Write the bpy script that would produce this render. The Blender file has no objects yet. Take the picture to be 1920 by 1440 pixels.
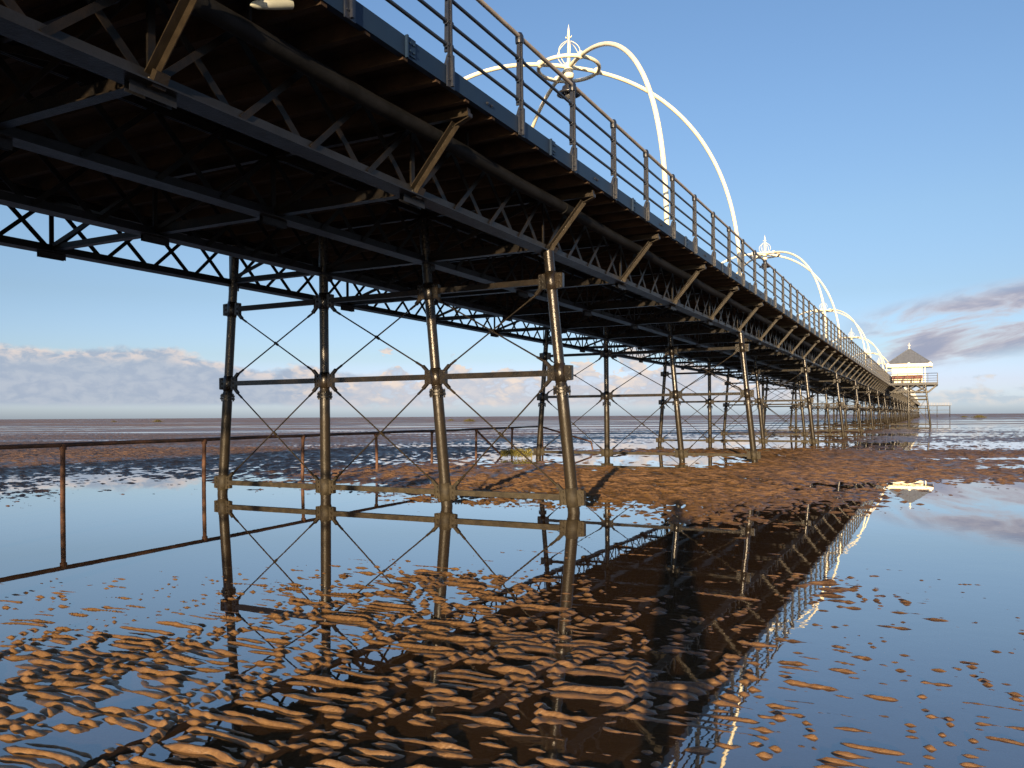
import bpy, math, random
import numpy as np
from mathutils import Vector, Matrix

# ------------------------------------------------------------------ camera, sky, sun
S = bpy.context.scene
COL = S.collection
A = 0.47548                      # the pier runs along +Y; the camera looks A to its left
CA, SA = math.cos(A), math.sin(A)
HC = 1.518
cam = bpy.data.cameras.new('camera')
cam.sensor_width = 36.0
cam.lens = 36.0 * 1528.08 / 1920.0
cam.shift_y = 60.5 / 1920.0
cam.clip_start = 0.05
cam.clip_end = 20000
camo = bpy.data.objects.new('camera', cam)
COL.objects.link(camo)
camo.matrix_world = (Matrix.Translation((0, 0, HC)) @ Matrix.Rotation(A, 4, 'Z')
                     @ Matrix.Rotation(math.pi / 2, 4, 'X') @ Matrix.Rotation(-0.00583, 4, 'Z'))
S.camera = camo

SUN_EL = math.radians(6.5)
SUN_AZ = math.radians(164.2)     # clockwise from +Y
to_sun = Vector((math.sin(SUN_AZ) * math.cos(SUN_EL), math.cos(SUN_AZ) * math.cos(SUN_EL), math.sin(SUN_EL)))
sl = bpy.data.lights.new('sun', 'SUN')
sl.energy = 4.9
sl.angle = math.radians(0.55)
sl.color = (1.0, 0.74, 0.44)
so = bpy.data.objects.new('sun', sl)
COL.objects.link(so)
so.rotation_euler = to_sun.to_track_quat('Z', 'Y').to_euler()
so.location = to_sun * 50

S.view_settings.view_transform = 'Standard'
S.view_settings.look = 'None'
S.view_settings.gamma = 1.0
S.view_settings.exposure = 1.14

W = bpy.data.worlds.new('World')
S.world = W
W.use_nodes = True
wn, wl = W.node_tree.nodes, W.node_tree.links
wn.clear()


class NT:
    """small helper for node trees"""
    def __init__(s, tree):
        s.t = tree
        s.n, s.l = tree.nodes, tree.links

    def new(s, kind, **kw):
        n = s.n.new(kind)
        for k, v in kw.items():
            setattr(n, k, v)
        return n

    def put(s, sock, v):
        if hasattr(v, 'is_output'):
            s.l.new(v, sock)
        else:
            sock.default_value = v

    def math(s, op, a, b=0.0, c=0.0, clamp=False):
        n = s.new('ShaderNodeMath', operation=op, use_clamp=clamp)
        s.put(n.inputs[0], a); s.put(n.inputs[1], b); s.put(n.inputs[2], c)
        return n.outputs[0]

    def ramp(s, fac, stops, interp='LINEAR'):
        n = s.new('ShaderNodeValToRGB')
        r = n.color_ramp
        r.interpolation = interp
        while len(r.elements) < len(stops):
            r.elements.new(0.5)
        for e, (p, c) in zip(r.elements, stops):
            e.position = p
            e.color = (c[0], c[1], c[2], 1) if hasattr(c, '__len__') else (c, c, c, 1)
        s.put(n.inputs[0], fac)
        return n.outputs[0]

    def mix(s, fac, a, b, mode='MIX'):
        n = s.new('ShaderNodeMix', data_type='RGBA', blend_type=mode)
        s.put(n.inputs[0], fac); s.put(n.inputs[6], a); s.put(n.inputs[7], b)
        return n.outputs[2]

    def noise(s, vec, scale, detail=3.0, rough=0.5, dist=0.0):
        n = s.new('ShaderNodeTexNoise')
        s.put(n.inputs['Vector'], vec)
        n.inputs['Scale'].default_value = scale
        n.inputs['Detail'].default_value = detail
        n.inputs['Roughness'].default_value = rough
        n.inputs['Distortion'].default_value = dist
        return n.outputs[0]

    def sstep(s, v, a, b):
        n = s.new('ShaderNodeMapRange', interpolation_type='SMOOTHSTEP')
        s.put(n.inputs[0], v); n.inputs[1].default_value = a; n.inputs[2].default_value = b
        return n.outputs[0]

    def xyz(s, x, y, z):
        n = s.new('ShaderNodeCombineXYZ')
        s.put(n.inputs[0], x); s.put(n.inputs[1], y); s.put(n.inputs[2], z)
        return n.outputs[0]


def build_world():
    k = NT(W.node_tree)
    sky = k.new('ShaderNodeTexSky', sky_type='NISHITA', sun_disc=False)
    sky.sun_elevation = SUN_EL
    sky.sun_rotation = SUN_AZ
    tc = k.new('ShaderNodeTexCoord')
    sep = k.new('ShaderNodeSeparateXYZ')
    k.l.new(tc.outputs['Generated'], sep.inputs[0])
    x, y, z = sep.outputs
    el = k.math('MULTIPLY', k.math('ARCSINE', z), 57.2958)
    az = k.math('MULTIPLY', k.math('ARCTAN2', x, y), 57.2958)      # degrees clockwise from the pier's direction
    tint = [(0.6, (.88, 1.36, 4.0)), (2, (.75, .965, 2.6)), (4, (.60, .765, 1.46)), (8, (.57, .685, 1.06)),
            (13, (.635, .76, 1.06)), (20, (.665, .815, 1.13)), (27, (.68, .845, 1.17)), (40, (.66, .87, 1.32)),
            (60, (.57, .82, 1.50)), (85, (.55, .88, 1.58))]
    t = k.ramp(k.math('DIVIDE', k.math('ABSOLUTE', el), 90.0), [(e / 90.0, tuple(c / 4.0 for c in v)) for e, v in tint])
    base = k.mix(1.0, k.mix(1.0, sky.outputs[0], t, 'MULTIPLY'), (4, 4, 4, 1), 'MULTIPLY')
    # thin high cirrus everywhere, very faint
    def blob(a0, a1, e0, e1, fa=3.0, fe=0.8):
        m = k.math('MULTIPLY', k.sstep(az, a0 - fa, a0 + fa), k.math('SUBTRACT', 1.0, k.sstep(az, a1 - fa, a1 + fa)))
        n = k.math('MULTIPLY', k.sstep(el, e0 - fe, e0 + fe), k.math('SUBTRACT', 1.0, k.sstep(el, e1 - fe, e1 + fe)))
        return k.math('MULTIPLY', m, n)
    P = k.xyz(k.math('MULTIPLY', az, 0.30), k.math('MULTIPLY', el, 0.62), 3.7)
    nb = k.noise(P, 1.0, 8.0, 0.58, 0.3)
    nfine = k.noise(k.xyz(k.math('MULTIPLY', az, 0.8), k.math('MULTIPLY', el, 1.5), 9.0), 1.0, 7.0, 0.6, 0.35)
    # azimuths here: camera axis sits at -27.24
    c0 = -27.24
    # grey bank, left: tall at the left edge, stepping down towards the columns
    top = k.math('SUBTRACT', 4.45, k.math('MULTIPLY', k.sstep(az, c0 - 23, c0 - 17.5), 1.0))
    top = k.math('ADD', top, k.math('MULTIPLY', k.math('SUBTRACT', nb, 0.5), 2.2))
    bank = k.math('MULTIPLY', k.sstep(k.math('SUBTRACT', top, el), -0.12, 0.35), k.sstep(k.math('ADD', el, k.math('MULTIPLY', nfine, 0.5)), 0.85, 1.35))
    bank = k.math('MULTIPLY', bank, k.math('SUBTRACT', 1.0, k.sstep(az, c0 - 14, c0 - 6)))
    bank = k.math('MULTIPLY', bank, k.sstep(az, c0 - 75, c0 - 55))
    edge = k.math('SUBTRACT', 1.0, k.sstep(k.math('SUBTRACT', top, el), 0.05, 1.3))
    # broken cumulus in the middle
    topm = k.math('ADD', 2.9, k.math('MULTIPLY', k.math('SUBTRACT', nb, 0.46), 10.5))
    cum = k.math('MULTIPLY', k.sstep(k.math('SUBTRACT', topm, el), 0.0, 0.55), k.sstep(el, 0.3, 1.2))
    cum = k.math('MULTIPLY', cum, k.math('MULTIPLY', k.sstep(az, c0 - 17, c0 - 11), k.math('SUBTRACT', 1.0, k.sstep(az, c0 + 16, c0 + 23))))
    cum = k.math('MULTIPLY', cum, k.math('ADD', 0.45, k.sstep(nfine, 0.36, 0.56)), clamp=True)
    edgem = k.math('SUBTRACT', 1.0, k.sstep(k.math('SUBTRACT', topm, el), 0.2, 2.2))
    # streaked clouds on the right, tilting up to the right
    elr = k.math('SUBTRACT', el, k.math('MULTIPLY', k.math('SUBTRACT', az, c0 + 29.0), 0.16))
    Pr = k.xyz(k.math('MULTIPLY', az, 0.17), k.math('MULTIPLY', elr, 0.66), 21.3)
    nr = k.noise(Pr, 1.0, 7.0, 0.58, 0.3)
    st = k.math('MULTIPLY', k.sstep(nr, 0.40, 0.56), k.math('MULTIPLY', k.sstep(elr, 2.6, 4.0), k.math('SUBTRACT', 1.0, k.sstep(elr, 6.6, 8.0))))
    st = k.math('MULTIPLY', st, k.math('MULTIPLY', k.sstep(az, c0 + 20.5, c0 + 27.0), k.math('SUBTRACT', 1.0, k.sstep(az, c0 + 60, c0 + 80))))
    # low heaps on the right horizon
    topr = k.math('ADD', 1.4, k.math('MULTIPLY', k.math('SUBTRACT', nb, 0.42), 5.0))
    lr = k.math('MULTIPLY', k.sstep(k.math('SUBTRACT', topr, el), 0.0, 0.5), k.sstep(el, 0.3, 0.9))
    lr = k.math('MULTIPLY', lr, k.math('MULTIPLY', k.sstep(az, c0 + 25, c0 + 29), 0.75))
    g = 1 / 2.2
    L = lambda r, gg, b: tuple((((v / 255 + .055) / 1.055) ** 2.4) * g / 0.1 for v in (r, gg, b)) + (1,)
    bankc = k.mix(k.math('MULTIPLY', edge, k.sstep(nfine, 0.42, 0.62), clamp=True), k.mix(k.sstep(nfine, .35, .65), L(166, 179, 199), L(184, 193, 207)), L(232, 217, 210))
    cumc = k.mix(k.math('MULTIPLY', edgem, k.sstep(nfine, 0.40, 0.6), clamp=True), k.mix(k.sstep(nfine, .35, .65), L(188, 194, 208), L(210, 208, 213)), L(245, 225, 208))
    stc = k.mix(k.sstep(nr, 0.46, 0.64), L(206, 199, 205), L(158, 163, 186))
    lrc = k.mix(k.sstep(nfine, 0.4, 0.62), L(190, 203, 216), L(226, 220, 216))
    c = k.mix(k.math('MULTIPLY', bank, 0.93), base, bankc)
    c = k.mix(k.math('MULTIPLY', cum, 0.9), c, cumc)
    c = k.mix(k.math('MULTIPLY', st, 0.94), c, stc)
    c = k.mix(lr, c, lrc)
    bg = k.new('ShaderNodeBackground')
    k.l.new(c, bg.inputs[0])
    bg.inputs[1].default_value = 0.1
    out = k.new('ShaderNodeOutputWorld')
    k.l.new(bg.outputs[0], out.inputs[0])


build_world()

# ------------------------------------------------------------------ helpers
def tag(o, label=None, cat=None, group=None, kind=None):
    if label: o['label'] = label
    if cat: o['category'] = cat
    if group: o['group'] = group
    if kind: o['kind'] = kind
    return o


def empty(name, loc, label=None, cat=None, group=None):
    o = bpy.data.objects.new(name, None)
    o.empty_display_size = 0.2
    o.location = loc
    COL.objects.link(o)
    return tag(o, label, cat, group)


def link(name, me, parent=None, loc=(0, 0, 0)):
    o = bpy.data.objects.new(name, me)
    o.location = loc
    COL.objects.link(o)
    if parent is not None:
        o.parent = parent
    return o


def copy_tree(o, parent=None):
    c = o.copy()
    COL.objects.link(c)
    if parent is not None:
        c.parent = parent
    for ch in list(o.children):
        copy_tree(ch, c)
    return c


class MB:
    """collects primitives and makes ONE mesh"""
    def __init__(s):
        s.v, s.f, s.sm = [], [], []

    def add(s, vs, fs, smooth=False):
        b = len(s.v)
        s.v += [tuple(p) for p in vs]
        s.f += [tuple(b + i for i in q) for q in fs]
        s.sm += [smooth] * len(fs)

    def box(s, lo, hi):
        x0, y0, z0 = lo; x1, y1, z1 = hi
        s.add([(x0, y0, z0), (x1, y0, z0), (x1, y1, z0), (x0, y1, z0), (x0, y0, z1), (x1, y0, z1), (x1, y1, z1), (x0, y1, z1)],
              [(0, 3, 2, 1), (4, 5, 6, 7), (0, 1, 5, 4), (1, 2, 6, 5), (2, 3, 7, 6), (3, 0, 4, 7)])

    def bar(s, p, q, w, h, up=(0, 0, 1), off=(0, 0)):
        """rectangular bar from p to q; w along side, h along up-ish"""
        p, q = Vector(p), Vector(q)
        d = (q - p).normalized()
        u = Vector(up)
        sd = d.cross(u).normalized()
        u = sd.cross(d)
        vs = []
        for e in (p, q):
            for a, b in ((-.5, -.5), (.5, -.5), (.5, .5), (-.5, .5)):
                vs.append(e + sd * (a * w + off[0]) + u * (b * h + off[1]))
        s.add(vs, [(0, 1, 2, 3), (7, 6, 5, 4), (0, 4, 5, 1), (1, 5, 6, 2), (2, 6, 7, 3), (3, 7, 4, 0)])

    def angle(s, p, q, w, h, t, up=(0, 0, 1), flip=1):
        """L section: a leg of width w lying flat and a leg of height h standing"""
        s.bar(p, q, w, t, up)
        s.bar(p, q, t, h, up, (flip * (w - t) * .5, (h + t) * .5 + 0.0005))

    def tube(s, pts, r, n=10, cap=True, closed=False):
        pts = [Vector(p) for p in pts]
        m = len(pts)
        rs = r if hasattr(r, '__len__') else [r] * m
        rings = []
        t0 = None
        for i in range(m):
            if closed:
                t = (pts[(i + 1) % m] - pts[i - 1]).normalized()
            else:
                t = (pts[min(i + 1, m - 1)] - pts[max(i - 1, 0)]).normalized()
            if t0 is None:
                a = Vector((0, 0, 1)) if abs(t.z) < .9 else Vector((1, 0, 0))
                u = t.cross(a).normalized()
            else:
                u = (u - t * u.dot(t)).normalized()
            t0 = t
            v = t.cross(u)
            rings.append([pts[i] + (u * math.cos(k * 2 * math.pi / n) + v * math.sin(k * 2 * math.pi / n)) * rs[i] for k in range(n)])
        vs = [p for rg in rings for p in rg]
        fs = []
        for i in range(m if closed else m - 1):
            j = (i + 1) % m
            for k in range(n):
                fs.append((i * n + k, i * n + (k + 1) % n, j * n + (k + 1) % n, j * n + k))
        s.add(vs, fs, True)
        if cap and not closed:
            s.add(rings[0], [tuple(range(n - 1, -1, -1))])
            s.add(rings[-1], [tuple(range(n))])

    def lathe(s, prof, c=(0, 0, 0), n=16, smooth=True):
        vs, fs = [], []
        for r, z in prof:
            for k in range(n):
                a = 2 * math.pi * k / n
                vs.append((c[0] + r * math.cos(a), c[1] + r * math.sin(a), c[2] + z))
        for i in range(len(prof) - 1):
            for k in range(n):
                fs.append((i * n + k, i * n + (k + 1) % n, (i + 1) * n + (k + 1) % n, (i + 1) * n + k))
        s.add(vs, fs, smooth)
        if prof[0][0] > 1e-4: s.add(vs[:n], [tuple(range(n - 1, -1, -1))])
        if prof[-1][0] > 1e-4: s.add(vs[-n:], [tuple(range(n))])

    def prism(s, poly, axis, a, b):
        """polygon in the two other axes, extruded along axis from a to b"""
        n = len(poly)
        def P(p, t):
            return {'x': (t, p[0], p[1]), 'y': (p[0], t, p[1]), 'z': (p[0], p[1], t)}[axis]
        vs = [P(p, a) for p in poly] + [P(p, b) for p in poly]
        s.add(vs, [tuple(range(n))[::-1], tuple(range(n, 2 * n))] + [(i, (i + 1) % n, n + (i + 1) % n, n + i) for i in range(n)])

    def ball(s, c, r, n=10, m=6, sc=(1, 1, 1)):
        vs, fs = [], []
        for i in range(m + 1):
            th = math.pi * i / m
            for k in range(n):
                ph = 2 * math.pi * k / n
                vs.append((c[0] + r * sc[0] * math.sin(th) * math.cos(ph), c[1] + r * sc[1] * math.sin(th) * math.sin(ph), c[2] + r * sc[2] * math.cos(th)))
        for i in range(m):
            for k in range(n):
                fs.append((i * n + k, (i + 1) * n + k, (i + 1) * n + (k + 1) % n, i * n + (k + 1) % n))
        s.add(vs, fs, True)

    def mesh(s, name, mat):
        me = bpy.data.meshes.new(name)
        me.from_pydata(s.v, [], s.f)
        me.polygons.foreach_set('use_smooth', s.sm)
        me.materials.append(mat)
        me.validate()
        me.update()
        return me

    def build(s, name, mat, parent=None, loc=(0, 0, 0)):
        return link(name, s.mesh(name, mat), parent, loc)


# ------------------------------------------------------------------ materials
def pmat(name, col, rough=0.5, spec=0.5, metal=0.0, var=None, vscale=8.0, rvar=0.0, bump=0.0, bscale=40.0, spots=None, coat=0.0):
    m = bpy.data.materials.new(name)
    m.use_nodes = True
    k = NT(m.node_tree)
    b = k.n['Principled BSDF']
    tc = k.new('ShaderNodeNewGeometry')
    pos = tc.outputs['Position']
    c = (*col, 1)
    if var is not None:
        f = k.noise(pos, vscale, 5.0, 0.62, 0.3)
        c = k.mix(k.sstep(f, 0.38, 0.66), c, (*var, 1))
    if spots is not None:
        sc, sp, lo = spots
        f2 = k.noise(pos, sp, 6.0, 0.7, 0.2)
        c = k.mix(k.sstep(f2, lo, lo + 0.07), c, (*sc, 1))
    k.put(b.inputs['Base Color'], c)
    if rvar:
        f = k.noise(pos, vscale * 2.3, 4.0, 0.6)
        k.put(b.inputs['Roughness'], k.math('ADD', rough - rvar, k.math('MULTIPLY', f, 2 * rvar)))
    else:
        b.inputs['Roughness'].default_value = rough
    b.inputs['Specular IOR Level'].default_value = spec
    b.inputs['Metallic'].default_value = metal
    b.inputs['Coat Weight'].default_value = coat
    if bump:
        bp = k.new('ShaderNodeBump')
        bp.inputs['Strength'].default_value = bump
        bp.inputs['Distance'].default_value = 0.01
        k.l.new(k.noise(pos, bscale, 4.0, 0.6), bp.inputs['Height'])
        k.l.new(bp.outputs[0], b.inputs['Normal'])
    return m


M_IRON = pmat('black_paint', (.005, .0047, .0047), .38, .18, var=(.012, .009, .0065), vscale=5, rvar=.14, bump=.35, bscale=55, spots=((.07, .03, .014), 14, .68))
M_COL = pmat('column_paint', (.0075, .0065, .0055), .28, .42, var=(.017, .0125, .008), vscale=4, rvar=.13, bump=.45, bscale=45, spots=((.10, .08, .055), 22, .71))
M_FOOT = pmat('barnacled_iron', (.020, .016, .010), .6, .3, var=(.040, .032, .019), vscale=9, rvar=.15, bump=.6, bscale=70, spots=((.14, .12, .08), 30, .66))
M_GIRD = pmat('girder_paint', (.012, .013, .017), .45, .28, var=(.008, .008, .009), vscale=3, rvar=.12, bump=.35, bscale=40, spots=((.11, .11, .12), 9, .72))
M_FASC = pmat('blue_grey_paint', (.008, .019, .044), .42, .16, var=(.011, .024, .050), vscale=1.2, rvar=.05, bump=.05, bscale=30)
M_POST = pmat('cast_iron_paint', (.009, .013, .025), .36, .4, var=(.016, .019, .029), vscale=9, rvar=.1, bump=.25, bscale=60)
M_RAIL = pmat('dark_rail_paint', (.010, .014, .024), .32, .5, var=(.016, .021, .032), vscale=3)
M_HAND = pmat('worn_handrail', (.36, .31, .25), .42, .5, var=(.27, .225, .175), vscale=6, bump=.1, bscale=50)
M_BRK = pmat('bracket_paint', (.013, .0095, .006), .36, .35, var=(.022, .0165, .0105), vscale=7, rvar=.1, bump=.4, bscale=50, spots=((.09, .05, .025), 18, .70))
M_WHITE = pmat('cream_paint', (.82, .765, .585), .35, .5, var=(.74, .68, .50), vscale=2.5, spots=((.45, .38, .27), 9, .74))
M_WOOD = pmat('deck_timber', (.038, .022, .0125), .78, .25, var=(.020, .012, .007), vscale=2.5, bump=.5, bscale=30)
M_PIPE = pmat('pipe_lagging', (.005, .005, .005), .7, .12, var=(.010, .010, .011), vscale=3, bump=.5, bscale=18)
M_RUST = pmat('rusty_iron', (.125, .062, .038), .7, .3, var=(.060, .034, .024), vscale=7, bump=.6, bscale=60)
M_DRAIL = pmat('dark_rust', (.045, .030, .024), .6, .3, var=(.11, .06, .04), vscale=4, bump=.6, bscale=50)
M_WEED = pmat('seaweed', (.17, .15, .03), .65, .4, var=(.085, .08, .02), vscale=16, bump=.4, bscale=60)
M_SLATE = pmat('slate_roof', (.125, .140, .168), .6, .3, var=(.105, .118, .142), vscale=3)
M_SEAT = pmat('red_seat_paint', (.15, .035, .028), .5, .3, var=(.11, .028, .024), vscale=3)
M_LAMP = pmat('black_lamp_enamel', (.02, .02, .022), .25, .5)
M_GRASS = pmat('marsh_grass', (.085, .07, .03), .8, .2, var=(.05, .05, .018), vscale=3)
M_TWIG = pmat('driftwood', (.02, .018, .014), .8, .1)
M_PALE = pmat('pale_rubber', (.34, .35, .31), .55, .3, var=(.25, .26, .22), vscale=6)


def sand_mat():
    m = bpy.data.materials.new('wet_rippled_sand')
    m.use_nodes = True
    k = NT(m.node_tree)
    b = k.n['Principled BSDF']
    g = k.new('ShaderNodeNewGeometry')
    pos = g.outputs['Position']
    big = k.noise(pos, 0.35, 4.0, 0.6)
    fine = k.noise(pos, 22.0, 5.0, 0.65)
    sz = k.new('ShaderNodeSeparateXYZ')
    k.l.new(pos, sz.inputs[0])
    dry = k.sstep(k.math('ADD', sz.outputs[2], k.math('MULTIPLY', k.math('SUBTRACT', big, .5), .02)), .012, .038)
    c = k.mix(k.sstep(big, .35, .65), (.165, .092, .036, 1), (.205, .116, .048, 1))
    c = k.mix(dry, c, k.mix(k.noise(pos, .06, 3.0), (.165, .095, .050, 1), (.215, .130, .077, 1)))
    # outer flats coloured paler in place of sunlit ripple faces not modelled there
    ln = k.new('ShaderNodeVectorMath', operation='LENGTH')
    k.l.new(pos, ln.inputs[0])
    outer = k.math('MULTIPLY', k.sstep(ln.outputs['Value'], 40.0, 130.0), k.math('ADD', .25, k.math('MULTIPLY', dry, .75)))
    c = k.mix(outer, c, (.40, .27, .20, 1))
    c = k.mix(k.math('MULTIPLY', k.sstep(fine, .35, .7), .55), c, (.085, .045, .022, 1))
    k.put(b.inputs['Base Color'], c)
    k.put(b.inputs['Roughness'], k.math('ADD', .22, k.math('MULTIPLY', fine, .26)))
    b.inputs['Specular IOR Level'].default_value = .5
    grain = k.noise(pos, 260.0, 3.0, .7)
    lump = k.noise(pos, 52.0, 5.0, .65)
    bp = k.new('ShaderNodeBump')
    bp.inputs['Strength'].default_value = .6
    bp.inputs['Distance'].default_value = .009
    k.put(bp.inputs['Height'], k.math('ADD', lump, k.math('MULTIPLY', grain, .35)))
    # on the far flats the small ripples are bump, too fine to model
    dist = k.new('ShaderNodeVectorMath', operation='LENGTH')
    k.l.new(pos, dist.inputs[0])
    mp = k.new('ShaderNodeMapping')
    mp.inputs['Rotation'].default_value = (0, 0, -A)
    mp.inputs['Scale'].default_value = (3.0, 8.0, 1.0)
    k.l.new(pos, mp.inputs['Vector'])
    rip = k.noise(mp.outputs[0], 1.0, 2.0, .5, .3)
    b2 = k.new('ShaderNodeBump')
    b2.inputs['Distance'].default_value = .06
    k.put(b2.inputs['Strength'], k.math('ADD', k.math('MULTIPLY', k.sstep(dist.outputs['Value'], 11.0, 20.0), .75), k.math('MULTIPLY', k.sstep(dist.outputs['Value'], 32.0, 60.0), .25)))
    k.put(b2.inputs['Height'], rip)
    k.l.new(bp.outputs[0], b2.inputs['Normal'])
    k.l.new(b2.outputs[0], b.inputs['Normal'])
    k.put(b.inputs['Specular IOR Level'], k.math('SUBTRACT', .5, k.math('ADD', k.math('MULTIPLY', dry, .30), k.math('MULTIPLY', outer, .16))))
    k.put(b.inputs['Roughness'], k.math('ADD', k.math('ADD', .22, k.math('MULTIPLY', fine, .26)), k.math('MULTIPLY', dry, .25)))
    return m


def water_mat():
    m = bpy.data.materials.new('still_water')
    m.use_nodes = True
    k = NT(m.node_tree)
    k.n.clear()
    out = k.new('ShaderNodeOutputMaterial')
    g = k.new('ShaderNodeNewGeometry')
    pos = g.outputs['Position']
    n1 = k.noise(pos, 1.3, 2.0, .5, .4)
    n2 = k.noise(pos, 7.0, 2.0, .5, .4)
    sx = k.new('ShaderNodeSeparateXYZ')
    k.l.new(pos, sx.inputs[0])
    calm = k.math('MULTIPLY', k.sstep(sx.outputs[0], -4.6, -.8), k.math('SUBTRACT', 1.0, k.math('MULTIPLY', k.sstep(sx.outputs[1], 8.0, 14.0), .9)))
    h = k.math('MULTIPLY', k.math('ADD', n1, k.math('MULTIPLY', n2, .22)), k.math('ADD', .10, k.math('MULTIPLY', calm, .9)))
    bp = k.new('ShaderNodeBump')
    bp.inputs['Strength'].default_value = 1.0
    bp.inputs['Distance'].default_value = .0015
    k.put(bp.inputs['Height'], h)
    fr = k.new('ShaderNodeFresnel')
    fr.inputs['IOR'].default_value = 1.333
    k.l.new(bp.outputs[0], fr.inputs['Normal'])
    gl = k.new('ShaderNodeBsdfGlossy')
    gl.inputs['Roughness'].default_value = .006
    gl.inputs['Color'].default_value = (1, 1, 1, 1)
    k.l.new(bp.outputs[0], gl.inputs['Normal'])
    tr = k.new('ShaderNodeBsdfTransparent')
    tr.inputs['Color'].default_value = (.97, .93, .86, 1)
    lit_bed = k.new('ShaderNodeBsdfDiffuse')  # brown surface colour standing in for sunlight refracted onto the sand below
    lit_bed.inputs['Color'].default_value = (.15, .078, .030, 1)
    body = k.new('ShaderNodeMixShader')
    body.inputs[0].default_value = .38
    k.l.new(tr.outputs[0], body.inputs[1])
    k.l.new(lit_bed.outputs[0], body.inputs[2])
    mx = k.new('ShaderNodeMixShader')
    k.l.new(k.math('POWER', fr.outputs[0], .54), mx.inputs[0])
    k.l.new(body.outputs[0], mx.inputs[1])
    k.l.new(gl.outputs[0], mx.inputs[2])
    k.l.new(mx.outputs[0], out.inputs[0])
    return m


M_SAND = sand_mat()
M_WATER = water_mat()

def weather_by_height(m):
    """the iron below the tide mark is dull and olive with dried growth"""
    k = NT(m.node_tree)
    b = k.n['Principled BSDF']
    g = k.new('ShaderNodeNewGeometry')
    sp = k.new('ShaderNodeSeparateXYZ')
    k.l.new(g.outputs['Position'], sp.inputs[0])
    n = k.noise(g.outputs['Position'], 5.0, 4.0, .6)
    z = k.math('ADD', sp.outputs[2], k.math('MULTIPLY', k.math('SUBTRACT', n, .5), 1.6))
    low = k.math('SUBTRACT', 1.0, k.sstep(z, 1.2, 2.3))
    c0 = b.inputs['Base Color'].links[0].from_socket
    r0 = b.inputs['Roughness'].links[0].from_socket
    gr = k.mix(k.noise(g.outputs['Position'], 26.0, 5.0, .65), (.008, .0065, .0045, 1), (.028, .021, .012, 1))
    k.put(b.inputs['Base Color'], k.mix(low, c0, gr))
    k.put(b.inputs['Roughness'], k.math('ADD', r0, k.math('MULTIPLY', low, .14)))
    k.put(b.inputs['Specular IOR Level'], k.math('SUBTRACT', .45, k.math('MULTIPLY', low, .25)))


weather_by_height(M_COL)

# ------------------------------------------------------------------ ground
RNG = np.random.RandomState(7)
PERM = RNG.permutation(512)
GR = RNG.uniform(0, 2 * np.pi, 512)


def pnoise(x, y, seed=0):
    """gradient noise, about -1..1"""
    xi = np.floor(x).astype(np.int64); yi = np.floor(y).astype(np.int64)
    xf = x - xi; yf = y - yi
    u = xf * xf * xf * (xf * (xf * 6 - 15) + 10); v = yf * yf * yf * (yf * (yf * 6 - 15) + 10)
    def gr(ix, iy, dx, dy):
        a = GR[PERM[(PERM[(ix + seed * 37) & 511] + iy) & 511]]
        return np.cos(a) * dx + np.sin(a) * dy
    n00 = gr(xi, yi, xf, yf); n10 = gr(xi + 1, yi, xf - 1, yf)
    n01 = gr(xi, yi + 1, xf, yf - 1); n11 = gr(xi + 1, yi + 1, xf - 1, yf - 1)
    return 1.5 * ((n00 * (1 - u) + n10 * u) * (1 - v) + (n01 * (1 - u) + n11 * u) * v)


def sm(a, b, x):
    t = np.clip((x - a) / (b - a), 0, 1)
    return t * t * (3 - 2 * t)


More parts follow.
